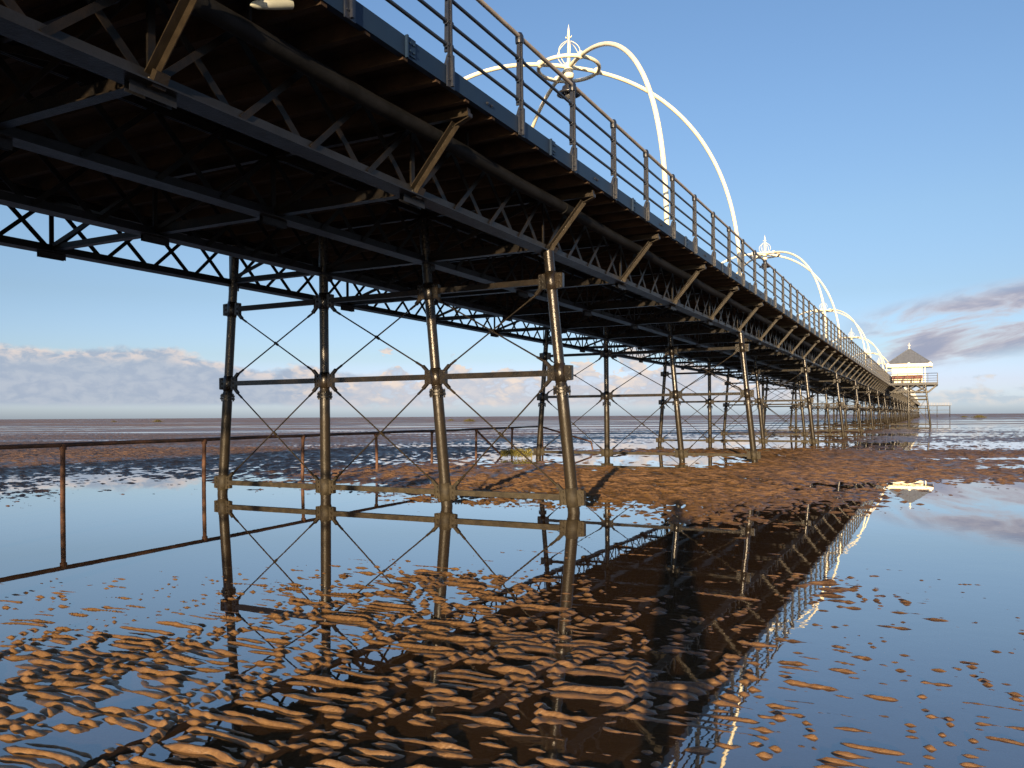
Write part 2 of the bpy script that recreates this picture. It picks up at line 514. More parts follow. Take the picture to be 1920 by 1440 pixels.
# beach levels (metres above the standing water) by distance seaward and bearing
T_COL = np.array([-.63, -.50, -.366, -.236, -.105, .026, .124, .2225, .32, .419, .517, .628])
T_ROW = np.array([3.0, 3.5, 4.07, 4.94, 6.3, 7.3, 8.6, 10.6, 12.9, 15.0, 17.9, 19.5, 21.2, 22.7, 25, 27.3, 29.5, 32, 35, 39, 47, 58.7, 78, 119, 200, 400])
T_H = np.array([
    [4, 4, 4, 3, 3, 3, 3, 0, -4, -6, -7, -8],
    [4, 4, 4, 3, 3, 3, 3, 0, -4, -6, -7, -8],
    [5, 5, 4, 3, 2, 1, 0, -3, -7, -10, -11, -12],
    [-1, 0, 1, 2, 1, 0, 0, -4, -9, -13, -14, -15],
    [-10, -9, -7, -2, 2, 2, -5, -12, -15, -16, -20, -23],
    [-18, -17, -15, -10, 8, -8, -17, -20, -20, -7, -17, -25],
    [-40, -40, -32, -28, -20, -27, -28, -27, -27, -32, -40, -40],
    [-50, -50, -50, -50, -50, -36, -30, -22, -20, -34, -50, -50],
    [-50, -50, -50, -50, -45, -34, -12, 0, 0, -12, -32, -45],
    [-14, -50, -50, -46, -6, 4, 14, 14, 10, 2, -30, -50],
    [-6, -46, -50, -22, 22, 30, 30, 16, 12, -10, -24, -4],
    [-3, -24, -24, -4, 24, 30, 28, 26, 24, 16, 16, 10],
    [0, -6, -4, 8, 24, 30, 25, 30, 30, 24, 28, 26],
    [3, -2, -2, 1, 14, 22, 6, 10, 26, 28, 4, -16],
    [6, 3, 2, 3, 12, 10, -28, -30, 16, 30, 22, 14],
    [12, 8, 6, 3, 0, -20, -36, -34, 8, 24, -8, -22],
    [18, 12, 8, 2, -8, -36, -40, -30, 10, 26, 24, 16],
    [34, 26, 18, 8, 0, -22, -6, 6, 10, 24, 28, 20],
    [40, 38, 30, 14, 4, -10, 6, 12, 0, -6, -12, -20],
    [40, 40, 36, 16, 6, -10, -36, -36, -30, -24, -22, -26],
    [30, 30, 20, 8, 2, -2, -10, -26, -26, 8, 10, 12],
    [12, 4, 6, 6, 6, 6, 0, -4, -3, -3, -4, 0],
    [-4, -4, -4, 0, 4, 8, 8, 7, 6, 4, 2, 0],
    [14, 12, 10, 10, 8, 8, 9, 9, 8, 7, 5, 3],
    [20, 20, 18, 16, 14, 14, 14, 12, 10, 8, 6, 4],
    [34, 34, 34, 34, 34, 34, 34, 34, 32, 30, 30, 30]], float) / 1000.0


def table(t, d):
    fx = np.interp(t, T_COL, np.arange(len(T_COL)))
    fy = np.interp(np.log(np.clip(d, 3.0, 400)), np.log(T_ROW), np.arange(len(T_ROW)))
    i = np.clip(fx.astype(int), 0, len(T_COL) - 2); j = np.clip(fy.astype(int), 0, len(T_ROW) - 2)
    a = fx - i; b = fy - j
    a = a * a * (3 - 2 * a); b = b * b * (3 - 2 * b)
    return (T_H[j, i] * (1 - a) + T_H[j, i + 1] * a) * (1 - b) + (T_H[j + 1, i] * (1 - a) + T_H[j + 1, i + 1] * a) * b


def ground_height(X, Y):
    r = X * CA + Y * SA
    d = -X * SA + Y * CA
    rad = np.sqrt(X * X + Y * Y)
    de = np.where(d > 0.3 * rad, d, np.maximum(rad * 0.6, 1.0))
    wx = r + 0.05 * de * pnoise(X / 1.9, Y / 1.9, 3) * np.clip(8 / de, .3, 1)
    wd = de * (1 + .055 * pnoise(r / (.9 + .06 * 12), de / 1.1, 5) * np.clip(12 / de, .25, 1))
    z = table(wx / de, wd)
    z += .0075 * pnoise(X / 1.3, Y / 1.3, 1) * np.clip(11 / de, .35, 1) + .004 * pnoise(X / .55, Y / .55, 2) * np.clip(20 / de, 0, 1)
    far = sm(26, 70, de)
    z += far * (.052 * pnoise(r / 42, d / 4.5, 11) + .048 * pnoise(r / 110, d / 12, 12) + .026 * pnoise(r / 15, d / 1.8, 13)
                + .030 * sm(100, 250, de) * pnoise(r / 400, d / 40, 14))
    z += .012 * sm(60, 14, de) * sm(12, 20, de) * pnoise(r / 3.2, d / .9, 15)
    # ripples left by the tide: crests run across the view, a little askew
    q = .40 * r + .917 * d
    s = .917 * r - .40 * d
    ww = .044 * pnoise(X / .50, Y / .50, 21) + .020 * pnoise(X / .19, Y / .19, 22) + .13 * pnoise(X / 2.6, Y / 2.6, 23)
    lam = .090
    ph = 2 * np.pi * (q + ww) / lam
    prof = .5 + .5 * np.sin(ph + .85 * np.sin(ph))
    ampm = np.clip(.56 + 1.25 * pnoise(s / .125 + 2.6 * pnoise(X / .5, Y / .5, 26), (q + ww) / lam * .5, 24) + .35 * pnoise(X / 1.4, Y / 1.4, 25), .0, 1.45)
    fade = 1 - sm(34, 70, de)
    amp = (.0265 + .005 * sm(4, 12, de)) * (1 - sm(13, 26, de))
    z += amp * ((prof ** .85) * ampm - .37)
    # broader ripples further out
    ph2 = 2 * np.pi * (.25 * r + .968 * d + .20 * pnoise(X / 1.1, Y / 1.1, 51) + .09 * pnoise(X / .4, Y / .4, 52)) / .27
    pr2 = .5 + .5 * np.sin(ph2 + .8 * np.sin(ph2))
    am2 = np.clip(.75 + .9 * pnoise(r / .30, d / .7, 53) + .3 * pnoise(X / 3, Y / 3, 54), 0, 1.5)
    z += (.042 * pr2 * am2 - .017) * sm(11, 18, de) * (1 - sm(70, 115, de))
    z += .018 * sm(9, 15, de) * fade * pnoise(r / .21 + .8 * pnoise(X / .9, Y / .9, 41), d / .50, 42)
    z += fade * (.0018 * pnoise(X / .032, Y / .032, 31) * sm(12, 5, de) + .0032 * pnoise(X / .085, Y / .085, 32))
    # scour hollows round the iron columns
    for cx, cy in SCOUR:
        dd = (X - cx) ** 2 + (Y - cy) ** 2
        z -= .05 * np.exp(-dd / .12)
    return z


BAY = 14.64
P = 3.66
Y1 = 11.763
WT = [-12.209, -9.943, -7.686, -5.393]
WF = [-12.538, -9.921, -7.306, -4.977]
SCOUR = [(w, Y1 + BAY * b) for b in (0, 1) for w in WF]


def build_ground():
    def geo(a, b, q):
        n = int(math.log(b / a) / q)
        return list(a * np.exp(np.linspace(0, math.log(b / a), n, endpoint=False)))
    rad = [0.02] + list(np.linspace(.25, 2.4, 60, endpoint=False)) + geo(2.4, 8, .0030) + geo(8, 45, .0019) + geo(45, 110, .0032) + geo(110, 9000, .014) + [9000.0]
    rad = np.array(rad)
    ang = np.concatenate([np.linspace(-44, 44, 860, endpoint=False), np.linspace(44, 316, 110, endpoint=False)])
    ang = np.radians(ang) - A                       # clockwise from +Y
    R, T = np.meshgrid(rad, ang, indexing='ij')
    X = R * np.sin(T); Y = R * np.cos(T)
    Z = ground_height(X.ravel(), Y.ravel())
    co = np.stack([X.ravel(), Y.ravel(), Z], 1).astype(np.float32)
    nr, na = len(rad), len(ang)
    i = np.arange(nr - 1)[:, None]; j = np.arange(na)[None, :]
    j2 = (j + 1) % na
    f = np.stack([(i * na + j), (i * na + j2), ((i + 1) * na + j2), ((i + 1) * na + j)], -1).reshape(-1, 4)[:, ::-1]
    me = bpy.data.meshes.new('sand')
    me.vertices.add(len(co)); me.vertices.foreach_set('co', co.ravel())
    me.loops.add(f.size); me.loops.foreach_set('vertex_index', f.ravel().astype(np.int32))
    me.polygons.add(len(f))
    me.polygons.foreach_set('loop_start', (np.arange(len(f)) * 4).astype(np.int32))
    me.polygons.foreach_set('use_smooth', np.ones(len(f), bool))
    me.update(calc_edges=True)
    me.materials.append(M_SAND)
    o = link('sand', me)
    tag(o, 'wet rippled brown sand of the beach at low tide', 'sand', kind='structure')
    wb = MB()
    n = 64
    vs = [(0, 0, 0)] + [(8800 * math.cos(2 * math.pi * q / n), 8800 * math.sin(2 * math.pi * q / n), 0) for q in range(n)]
    wb.add(vs, [(0, 1 + q, 1 + (q + 1) % n) for q in range(n)])
    w = wb.build('water', M_WATER)
    tag(w, 'still shallow tide pools mirroring the sky and the pier', 'water', kind='structure')


build_ground()

# ------------------------------------------------------------------ the pier: trestles
ZF = 4.132          # underside of the girders
ZU, ZM, ZCO, ZL = 3.654, 2.196, 1.923, .24
B0, B1 = -5, 28     # first and last trestle


def colx(k, z):
    t = z / ZF
    return WF[k] * (1 - t) + WT[k] * t


def trestle_parts():
    """meshes of one trestle, made at y = 0"""
    out = {}
    cols = []
    for k in range(4):
        c = MB()
        low = [(colx(k, z), 0, z) for z in (-.9, .1, 1.0, 1.86)]
        c.tube(low, [.098, .096, .095, .094], 18)
        up = [(colx(k, z), 0, z) for z in (1.86, 2.6, 3.4, 4.0, 4.128 if k == 3 else 4.90)]
        c.tube(up, .083, 18)
        cm = c.mesh('column', M_COL)
        f = MB()
        f.tube([(colx(k, ZCO - .045), 0, ZCO - .045), (colx(k, ZCO - .006), 0, ZCO - .006)], .142, 18)
        f.tube([(colx(k, ZCO + .006), 0, ZCO + .006), (colx(k, ZCO + .045), 0, ZCO + .045)], .138, 18)
        f.tube([(colx(k, ZCO + .045), 0, ZCO + .045), (colx(k, ZCO + .12), 0, ZCO + .12)], [.105, .086], 18)
        for q in range(6):
            a = q * math.pi / 3 + .3
            f.tube([(colx(k, ZCO) + .122 * math.cos(a), .122 * math.sin(a), ZCO - .078), (colx(k, ZCO) + .122 * math.cos(a), .122 * math.sin(a), ZCO + .072)], .014, 6)
        fm = f.mesh('pipe_flange', M_COL)
        gs = []
        for z, mat in ((ZU, M_COL), (ZM, M_COL), (ZL, M_FOOT)):
            g = MB()
            x = colx(k, z)
            rr = .092 if z > 1 else .104
            g.tube([(colx(k, z - .15), 0, z - .15), (colx(k, z - .148), 0, z - .148), (colx(k, z + .148), 0, z + .148), (colx(k, z + .15), 0, z + .15)], [rr - .006, rr, rr, rr - .006], 18)
            for sgn in (-1, 1):
                for yy in (-.022, .022):
                    pl = [(x + sgn * .08, z - .125), (x + sgn * .200, z - .115), (x + sgn * .208, z + .115), (x + sgn * .08, z + .125)]
                    g.prism(pl, 'y', yy - .009, yy + .009)
                g.box((x + sgn * .20 - .010, -.038, z - .11), (x + sgn * .20 + .010, .038, z + .11))
                for zz in (-.085, 0, .085):
                    g.box((x + sgn * .15 - .016, -.052, z + zz - .016), (x + sgn * .15 + .016, .052, z + zz + .016))
                inner = (k > 0 and sgn < 0) or (k < 3 and sgn > 0)
                if inner:
                    if z < 3.4: g.bar((x + sgn * .17, 0, z + .1), (x + sgn * .265, 0, z + .195), .05, .055, (0, 1, 0))
                    if z > 1: g.bar((x + sgn * .17, 0, z - .1), (x + sgn * .265, 0, z - .195), .05, .055, (0, 1, 0))
            gs.append(g.mesh('gusset_plate', mat))
        cols.append((cm, fm, gs))
    beams, rods = [], []
    for k in range(3):
        for z, mat in ((ZU, M_IRON), (ZM, M_COL), (ZL, M_FOOT)):
            b = MB()
            a0, a1 = colx(k, z) + .2, colx(k + 1, z) - .2
            b.box((a0, -.05, z - .045), (a1, -.038, z + .045))
            b.box((a0, -.0375, z + .033), (a1, .045, z + .0445))
            b.box((a0, -.0375, z - .0445), (a1, .045, z - .033))
            beams.append(b.mesh('cross_beam', mat))
        for za, zb in ((ZU, ZM), (ZM, ZL)):
            for s, yo in ((0, -.014), (1, .014)):
                ka, kb = (k, k + 1) if s == 0 else (k + 1, k)
                sg = 1 if s == 0 else -1
                p = Vector((colx(ka, za) + sg * .255, yo, za - .185)); q = Vector((colx(kb, zb) - sg * .255, yo, zb + .185))
                r = MB()
                r.tube([p, q], .0135, 8)
                m = (p + q) * .5
                dd = (q - p).normalized()
                for e, sgn in ((p, 1), (q, -1)):
                    r.tube([e, e + dd * sgn * .16], .021, 8)
                if s == 0:
                    r.tube([m - dd * .045, m + dd * .045], .026, 8)
                rods.append(r.mesh('tie_rod', M_COL))
    return cols, beams, rods


TCOLS, TBEAMS, TRODS = trestle_parts()


def make_trestle(y):
    t = empty('trestle', (-8.8, y, 0))
    for cm, fm, gs in TCOLS:
        c = link('column', cm, t, (8.8, 0, 0))
        link('pipe_flange', fm, c)
        for g in gs:
            link('gusset_plate', g, c)
    for b in TBEAMS:
        link('cross_beam', b, t, (8.8, 0, 0))
    for r in TRODS:
        link('tie_rod', r, t, (8.8, 0, 0))
    return t


def far_trestle_mesh():
    out = []
    for cm, fm, gs in TCOLS:
        out.append(('column', [cm] + [fm] + gs))
    return out


def join_meshes(name, mesh_list, mat):
    b = MB()
    for m in mesh_list:
        b.add([v.co[:] for v in m.vertices], [tuple(p.vertices) for p in m.polygons], True)
    return b.mesh(name, mat)


proto = make_trestle(Y1)
T_LABEL = {0: 'nearest iron trestle, its four black columns standing in the mirror pool',
           1: 'second iron trestle, behind the pool with seaweed caught at its left foot',
           2: 'third iron trestle, its right column rising from brown sand beyond the second',
           3: 'fourth iron trestle along the pier, counted from the mirror pool'}
FAR_COLS = [join_meshes('column', [cm, fm] + gs, M_COL) for cm, fm, gs in TCOLS]
FAR_BRACE = join_meshes('bracing', TBEAMS + TRODS, M_COL)
for b in range(-2, B1 + 1):
    y = Y1 + BAY * b
    if b == 0:
        t = proto
    elif b < 6:
        t = copy_tree(proto)
        t.location.y = y
    else:
        t = empty('trestle', (-8.8, y, 0))
        for m in FAR_COLS:
            link('column', m, t, (8.8, 0, 0))
        link('bracing', FAR_BRACE, t, (8.8, 0, 0))
    lab = T_LABEL.get(b)
    if lab is None:
        lab = ('iron trestle under the landward end of the pier, outside the picture' if b < 0 else
               'distant iron trestle in the row before the white shelter' if b < 8 else
               'tiny far iron trestle in the row beyond the white shelter')
    tag(t, lab, 'trestle', 'iron trestles carrying the pier')

# ------------------------------------------------------------------ the pier: deck and girders
YS, YE = Y1 + BAY * B0 - 1.0, Y1 + BAY * B1 + 2.0
DECK_T = 5.285
WE, WL = -4.62, -13.18
pier = empty('pier_deck', (-8.85, 0, 0), 'long dark pier deck of timber planks on black lattice girders', 'pier')
OFF = (8.85, 0, 0)


def pier_part(name, me, y=0.0):
    return link(name, me, pier, (8.85, y, 0))


rnd = random.Random(3)
pl = MB()
y = YS
while y < YE:
    step = .152 if y < 70 else 1.216
    g = .012 if y < 70 else .006
    dz = rnd.uniform(-.003, .003)
    pl.box((WL + .02, y, DECK_T - .05 + dz), (WE - .014, y + step - g, DECK_T + dz))
    y += step
pier_part('deck_planks', pl.mesh('deck_planks', M_WOOD))
jo = MB()
y = YS + .2
while y < YE:
    jo.box((WL + .03, y, DECK_T - .222), (WE - .018, y + .08, DECK_T - .0545))
    y += .61 if y < 120 else 1.83
pier_part('deck_joists', jo.mesh('deck_joists', M_WOOD))
for side, w0, w1 in ((1, WE - .012, WE), (-1, WL, WL + .012)):
    f = MB()
    f.box((w0, YS, DECK_T - .19), (w1, YE, DECK_T + .012))
    xo = w0 if side > 0 else w1
    for z0, z1 in ((DECK_T - .19, DECK_T - .18), (DECK_T + .002, DECK_T + .012)):
        a, b = (xo - .06, xo - .0005) if side > 0 else (xo + .0005, xo + .06)
        f.box((a, YS, z0), (b, YE, z1))
    pier_part('fascia', f.mesh('fascia', M_FASC))
# joint plates and bolts on the seaward-right fascia
YR = 9.262
PS = 1.718                    # post spacing
jp = MB()
jp.box((WE + .001, -.012, DECK_T - .205), (WE + .03, .012, DECK_T + .02))
jp.box((WE + .001, .013, DECK_T - .16), (WE + .012, .16, DECK_T + .02))
for yy in (.05, .12):
    for zz in (-.04, -.12):
        jp.tube([(WE + .012, yy, DECK_T + zz), (WE + .032, yy, DECK_T + zz)], .013, 6)
jpm = jp.mesh('joint_plate', M_FASC)
bo = MB()
bo.tube([(WE - .001, 0, DECK_T - .09), (WE + .008, 0, DECK_T - .09)], .024, 8)
bo.tube([(WE + .008, 0, DECK_T - .09), (WE + .024, 0, DECK_T - .09)], .014, 6)
bom = bo.mesh('bolt', M_POST)
for i in range(-3, 70):
    yy = YR + .89 + 2 * PS * i
    pier_part('joint_plate', jpm, yy)
    if i < 40:
        pier_part('bolt', bom, yy - PS - .05)
        pier_part('bolt', bom, yy - PS + .05)

# lattice girders: four lines, one length per bay
GX = [-12.3146, -9.943, -7.686, -5.490]
ZT = 4.953


def girder_meshes():
    bc, tcb, la = MB(), MB(), MB()
    L0, L1 = .004, BAY - .004
    # bottom chord: plate and two angles
    bc.box((-.125, L0, ZF), (.125, L1, ZF + .014))
    for sx in (-1, 1):
        bc.box((sx * .018 - .007, L0, ZF + .0145), (sx * .018 + .007, L1, ZF + .13))
        bc.box((min(sx * .026, sx * .105), L0, ZF + .0145), (max(sx * .026, sx * .105), L1, ZF + .026))
    for i in range(4):
        yy = i * P
        a = max(L0, yy - .22); b = min(L1, yy + .22)
        bc.box((-.030, a, ZF - .09), (-.0265, b, ZF + .012))
        bc.box((.0265, a, ZF - .09), (.030, b, ZF - .0005))
    # top chord
    tcb.box((-.11, L0, ZT + .09), (.11, L1, ZT + .102))
    for sx in (-1, 1):
        tcb.box((sx * .018 - .007, L0, ZT - .02), (sx * .018 + .007, L1, ZT + .0895))
    # lattice
    n = 16
    st = BAY / n
    for i in range(n + 1):
        if i > 0:
            a = (-.041, min(max(i * st, .06), BAY - .06), ZF + .05)
            b = (-.041, max((i - 1) * st, .06), ZT + .05)
            la.bar(a, b, .012, .075, (0, .7, .7))
        if i < n:
            la.bar((.041, max(i * st, .06), ZF + .05), (.041, min((i + 1) * st, BAY - .06), ZT + .05), .012, .062, (0, -.7, .7))
    for i in range(4):
        la.box((-.012, max(i * P - .035, L0), ZF + .05), (.012, i * P + .035, ZT + .05))
    return bc.mesh('bottom_chord', M_GIRD), tcb.mesh('top_chord', M_IRON), la.mesh('lattice_bars', M_IRON)


BC, TC, LA = girder_meshes()
FAR_G = MB()
for m in (BC, TC, LA):
    FAR_G.add([v.co[:] for v in m.vertices], [tuple(p.vertices) for p in m.polygons])
FAR_GM = FAR_G.mesh('lattice_girder', M_GIRD)
for b in range(B0, B1):
    y = Y1 + BAY * b
    for gx in GX:
        if b < 5:
            # the lattice is the part, its chords are sub-parts
            g = pier_part('lattice_girder', LA, y)
            g.location.x += gx
            link('bottom_chord', BC, g)
            link('top_chord', TC, g)
        elif b < 20:
            g = pier_part('lattice_girder', FAR_GM, y)
            g.location.x += gx
rest = MB()
for b in range(20, B1):
    for gx in GX:
        rest.add([(v[0] + gx, v[1] + Y1 + BAY * b, v[2]) for v in FAR_G.v], FAR_G.f)
pier_part('far_girders', rest.mesh('far_girders', M_GIRD))['kind'] = 'stuff'

# cross frames at every panel, diagonals between the girders
cf = MB()
for k in range(3):
    xa, xb = GX[k] + .034, GX[k + 1] - .045
    h = .09 if k == 0 else .13
    cf.box((xa, -.006, ZF + .045), (xb, .006, ZF + .045 + h))
    cf.box((xa, -.06, ZF + .032), (xb, .06, ZF + .0445))
    cf.bar((xa, -.02, ZF + .1), (xb, -.02, ZT), .07, .012, (0, 1, 0))
    cf.bar((xa, .02, ZT), (xb, .02, ZF + .1), .07, .012, (0, 1, 0))
    if k:
        cf.box((xa, -.04, ZT - .02), (xb, .04, ZT + .06))
cfm = cf.mesh('cross_frame', M_IRON)
for i in range(B0 * 4, 79):
    pier_part('cross_frame', cfm, Y1 + P * i)
# raking brackets under the near edge
bk = MB()
p0, p1 = Vector((-5.47, 0, ZF + .05)), Vector((-4.86, 0, 4.895))
bt = (p1 - p0).normalized()
bn_ = Vector((bt.z, 0, -bt.x))
bk.bar(p0, p1, .010, .075, bn_)
bk.bar(p0, p1, .075, .010, bn_, (-.0426, -.0325))
bk.prism([(-5.66, ZF - .018), (-5.40, ZF - .018), (-5.34, ZF + .09), (-5.39, ZF + .12), (-5.45, ZF + .002), (-5.66, ZF - .008)], 'y', -.065, .065)
for yy in (-.04, .04):
    bk.tube([(-5.46, yy, ZF - .02), (-5.46, yy, ZF + .07)], .015, 6)
bk.bar((-4.875, 0, 4.885), (-4.69, 0, 4.952), .075, .012, (0, 0, 1))
bk.box((-4.70, -.05, 4.957), (-4.688, .05, 5.0))
bk.box((-5.36, -.035, 4.964), (-4.705, .035, 5.058))
bkm = bk.mesh('raking_bracket', M_BRK)
for i in range(B0 * 4, 79):
    pier_part('raking_bracket', bkm, Y1 + P * i + (.22 if i == 0 else 0))
pp = MB()
yy = YS
pts = []
while yy < 115:
    pts.append((-5.15, yy, 4.797 + .010 * math.sin(yy * 1.7)))
    yy += .9
pp.tube(pts, .085, 14)
for i in range(0, 32):
    q = YS + 3.66 * i + 1.1
    pp.tube([(-5.15, q - .09, 4.797), (-5.15, q + .09, 4.797)], .093, 14)
    pp.box((-5.165, q + .6, 4.87), (-5.135, q + .63, 5.07))
pier_part('service_pipe', pp.mesh('service_pipe', M_PIPE))

# ------------------------------------------------------------------ railings
def post_mesh():
    m = MB()
    X = WE
    # foot clasping the fascia
    m.prism([(-.075, -.23), (.075, -.23), (.075, .03), (.03, .12), (-.03, .12), (-.075, .03)], 'x', X + .004, X + .022)
    m.prism([(-.016, -.215), (.016, -.215), (.016, .14), (-.016, .14)], 'x', X + .0225, X + .055)
    m.box((X - .10, -.07, DECK_T * 0 + .014), (X + .0035, .07, .034))
    m.prism([(X - .09, .0345), (X + .003, .0345), (X + .003, .20), (X - .03, .16), (X - .055, .08)], 'y', -.012, .012)
    # shaft: web and two flanges, tapering slightly
    m.prism([(-.052, .121), (.052, .121), (.044, .4), (.040, 1.05), (-.040, 1.05), (-.044, .4)], 'x', X + .004, X + .014)
    m.prism([(X - .060, .20), (X + .0035, .20), (X + .0035, 1.05), (X - .045, 1.05)], 'y', -.012, .012)
    m.prism([(X + .0145, .141), (X + .038, .141), (X + .032, 1.05), (X + .0145, 1.05)], 'y', -.009, .009)
    for z in RAILZ:
        m.tube([(X - .012, -.055, z), (X - .012, .055, z)], .038, 10)
    m.lathe([(.050, 1.03), (.054, 1.06), (.054, 1.13), (.036, 1.17), (0.001, 1.175)], (X - .012, 0, 0), 12)
    for yy in (-.05, .05):
        m.tube([(X + .021, yy, -.15), (X + .034, yy, -.15)], .012, 6)
    return m.mesh('post', M_POST)


RAILZ = (.265, .53, .82)
PM = post_mesh()
i0 = int(math.ceil((YS - YR) / PS)); i1 = int((YE - YR) / PS)
rl = empty('railing', (WE, 0, DECK_T), 'dark railing with pale top rail along the near edge of the pier deck', 'railing')
rl.scale.z = .939
ro = (-WE, 0, 0)
stuff = MB()
pmv = [v.co[:] for v in PM.vertices]; pmf = [tuple(p.vertices) for p in PM.polygons]
PLAIN = MB()
PLAIN.box((WE - .03, -.028, .1), (WE + .03, .028, 1.15)); PLAIN.box((WE + .002, -.07, -.22), (WE + .03, .07, .1))
n = 0
for i in range(i0, i1 + 1):
    yy = YR + PS * i
    if yy > 4.0 and n < 98:
        link('post', PM, rl, (-WE, yy, 0)); n += 1
    else:
        stuff.add([(a, b + yy, c) for a, b, c in PLAIN.v], PLAIN.f)
so2 = stuff.build('far_posts', M_POST, rl, ro)
so2['kind'] = 'stuff'
for z in RAILZ:
    r = MB()
    r.tube([(WE - .012, YS, z), (WE - .012, YE, z)], .0215, 10)
    r.build('rail', M_RAIL, rl, ro)
r = MB()
r.tube([(WE - .012, YS, 1.122), (WE - .012, YE, 1.122)], .030, 12)
r.build('handrail', M_HAND, rl, ro)
rl2 = empty('railing', (WL, 0, DECK_T), 'second dark railing along the seaward far edge of the deck, mostly hidden', 'railing')
rl2.scale.z = .939
st2 = MB()
for i in range(i0, i1 + 1):
    yy = YR + PS * i
    st2.add([(WL - (a - WE), b + yy, c) for a, b, c in PLAIN.v], [f[::-1] for f in PLAIN.f])
o = st2.build('posts', M_POST, rl2, (-WL, 0, 0)); o['kind'] = 'stuff'
for z in RAILZ:
    r = MB(); r.tube([(WL + .012, YS, z), (WL + .012, YE, z)], .0185, 8); r.build('rail', M_RAIL, rl2, (-WL, 0, 0))
r = MB(); r.tube([(WL + .012, YS, 1.122), (WL + .012, YE, 1.122)], .03, 8); r.build('handrail', M_HAND, rl2, (-WL, 0, 0))

# ------------------------------------------------------------------ white lamp arches
def make_arch():
    HX, HY = 0.0, 0.0
    ZH = 5.75                    # hub above the deck
    t = empty('lamp_arch', (-8.75, 20.5, DECK_T))
    for sx in (-1, 1):
        for sy in (-1, 1):
            bx, by = sx * 3.8, sy * 3.7
            pts = []
            for q in range(0, 41):
                ph = math.radians(90 * q / 40)
                s = 1 - math.cos(ph) ** .86
                z = ZH * math.sin(ph) ** .86
                pts.append((bx * (1 - s), by * (1 - s), z))
            m = MB()
            m.tube([(bx, by, -.02)] + pts, .055, 14)
            m.lathe([(.15, 0), (.15, .03), (.085, .05), (.075, .16), (.062, .18)], (bx, by, .005), 14)
            # clamp where the ring crosses
            f = .83 / math.hypot(3.8, 3.7)
            m.ball((bx * f, by * f, ZH - .02), .105, 10, 7)
            m.build('arch_leg', M_WHITE, t)
    m = MB()
    m.tube([(.83 * math.cos(a), .83 * math.sin(a), ZH - .05) for a in np.linspace(0, 2 * math.pi, 48, endpoint=False)], .052, 10, closed=True)
    m.build('ring', M_WHITE, t)
    m = MB()
    m.lathe([(.06, -.32), (.13, -.30), (.14, -.20), (.10, -.16), (.13, -.08), (.12, .08), (.05, .14), (.04, .3)], (0, 0, ZH), 16)
    m.build('hub', M_WHITE, t)
    m = MB()
    m.lathe([(.035, .12), (.03, .75), (.045, .78), (.03, .82), (.028, 1.02), (.06, 1.06), (.028, 1.1), (.035, 1.2), (.001, 1.42)], (0, 0, ZH - .25), 10)
    for q in range(4):
        a = q * math.pi / 2
        m.tube([(0, 0, ZH + .83), (.075 * math.cos(a), .075 * math.sin(a), ZH + .80), (.09 * math.cos(a), .09 * math.sin(a), ZH + .84)], .012, 6)
    fin = m.build('finial', M_WHITE, t)
    m = MB()
    for q in range(6):
        a = q * math.pi / 3
        pts = []
        for u in np.linspace(0, 1, 15):
            rr = .06 + .27 * math.sin(math.pi * u ** 1.15) ** .85
            pts.append((rr * math.cos(a), rr * math.sin(a), ZH - .02 + .72 * u))
        m.tube(pts, .0105, 6)
    m.build('cage', M_WHITE, fin)
    lamp = MB()
    lamp.lathe([(.02, .02), (.02, -.15)], (0, 0, ZH - .3), 8)
    lamp.lathe([(.10, 0), (.12, -.05), (.12, -.12), (.07, -.14), (.09, -.18), (.18, -.20), (.20, -.30), (.32, -.37), (.335, -.42), (.29, -.43), (.18, -.37), (.001, -.35)], (0, 0, ZH - .34), 20)
    l = lamp.build('pendant_lamp', M_LAMP, t)
    g = MB()
    g.ball((0, 0, ZH - .76), .12, 12, 8, (1, 1, 1.1))
    g.build('glass_globe', M_GLASS, l)
    return t


M_GLASS = pmat('clear_globe', (.55, .57, .6), .08, .5)
M_GLASS.node_tree.nodes['Principled BSDF'].inputs['Transmission Weight'].default_value = .9
arch = make_arch()
A_LAB = ['nearest white lamp arch, tallest in the picture, above the pier railing',
         'second white lamp arch along the pier, half the size of the nearest',
         'third white lamp arch along the pier, its legs crossing just past the second arch',
         'fourth white lamp arch along the pier, small, left of the slate roofed shelter',
         'tiny lamp arch close to the left of the shelter roof',
         'tiny lamp arch close to the left of the shelter roof']
for i in range(13):
    a = arch if i == 0 else copy_tree(arch)
    a.location.y = 20.5 + 29.4 * i
    tag(a, A_LAB[i] if i < 6 else 'tiny distant lamp arch on the far part of the pier', 'lamp arch', 'white lamp arches on the pier deck')

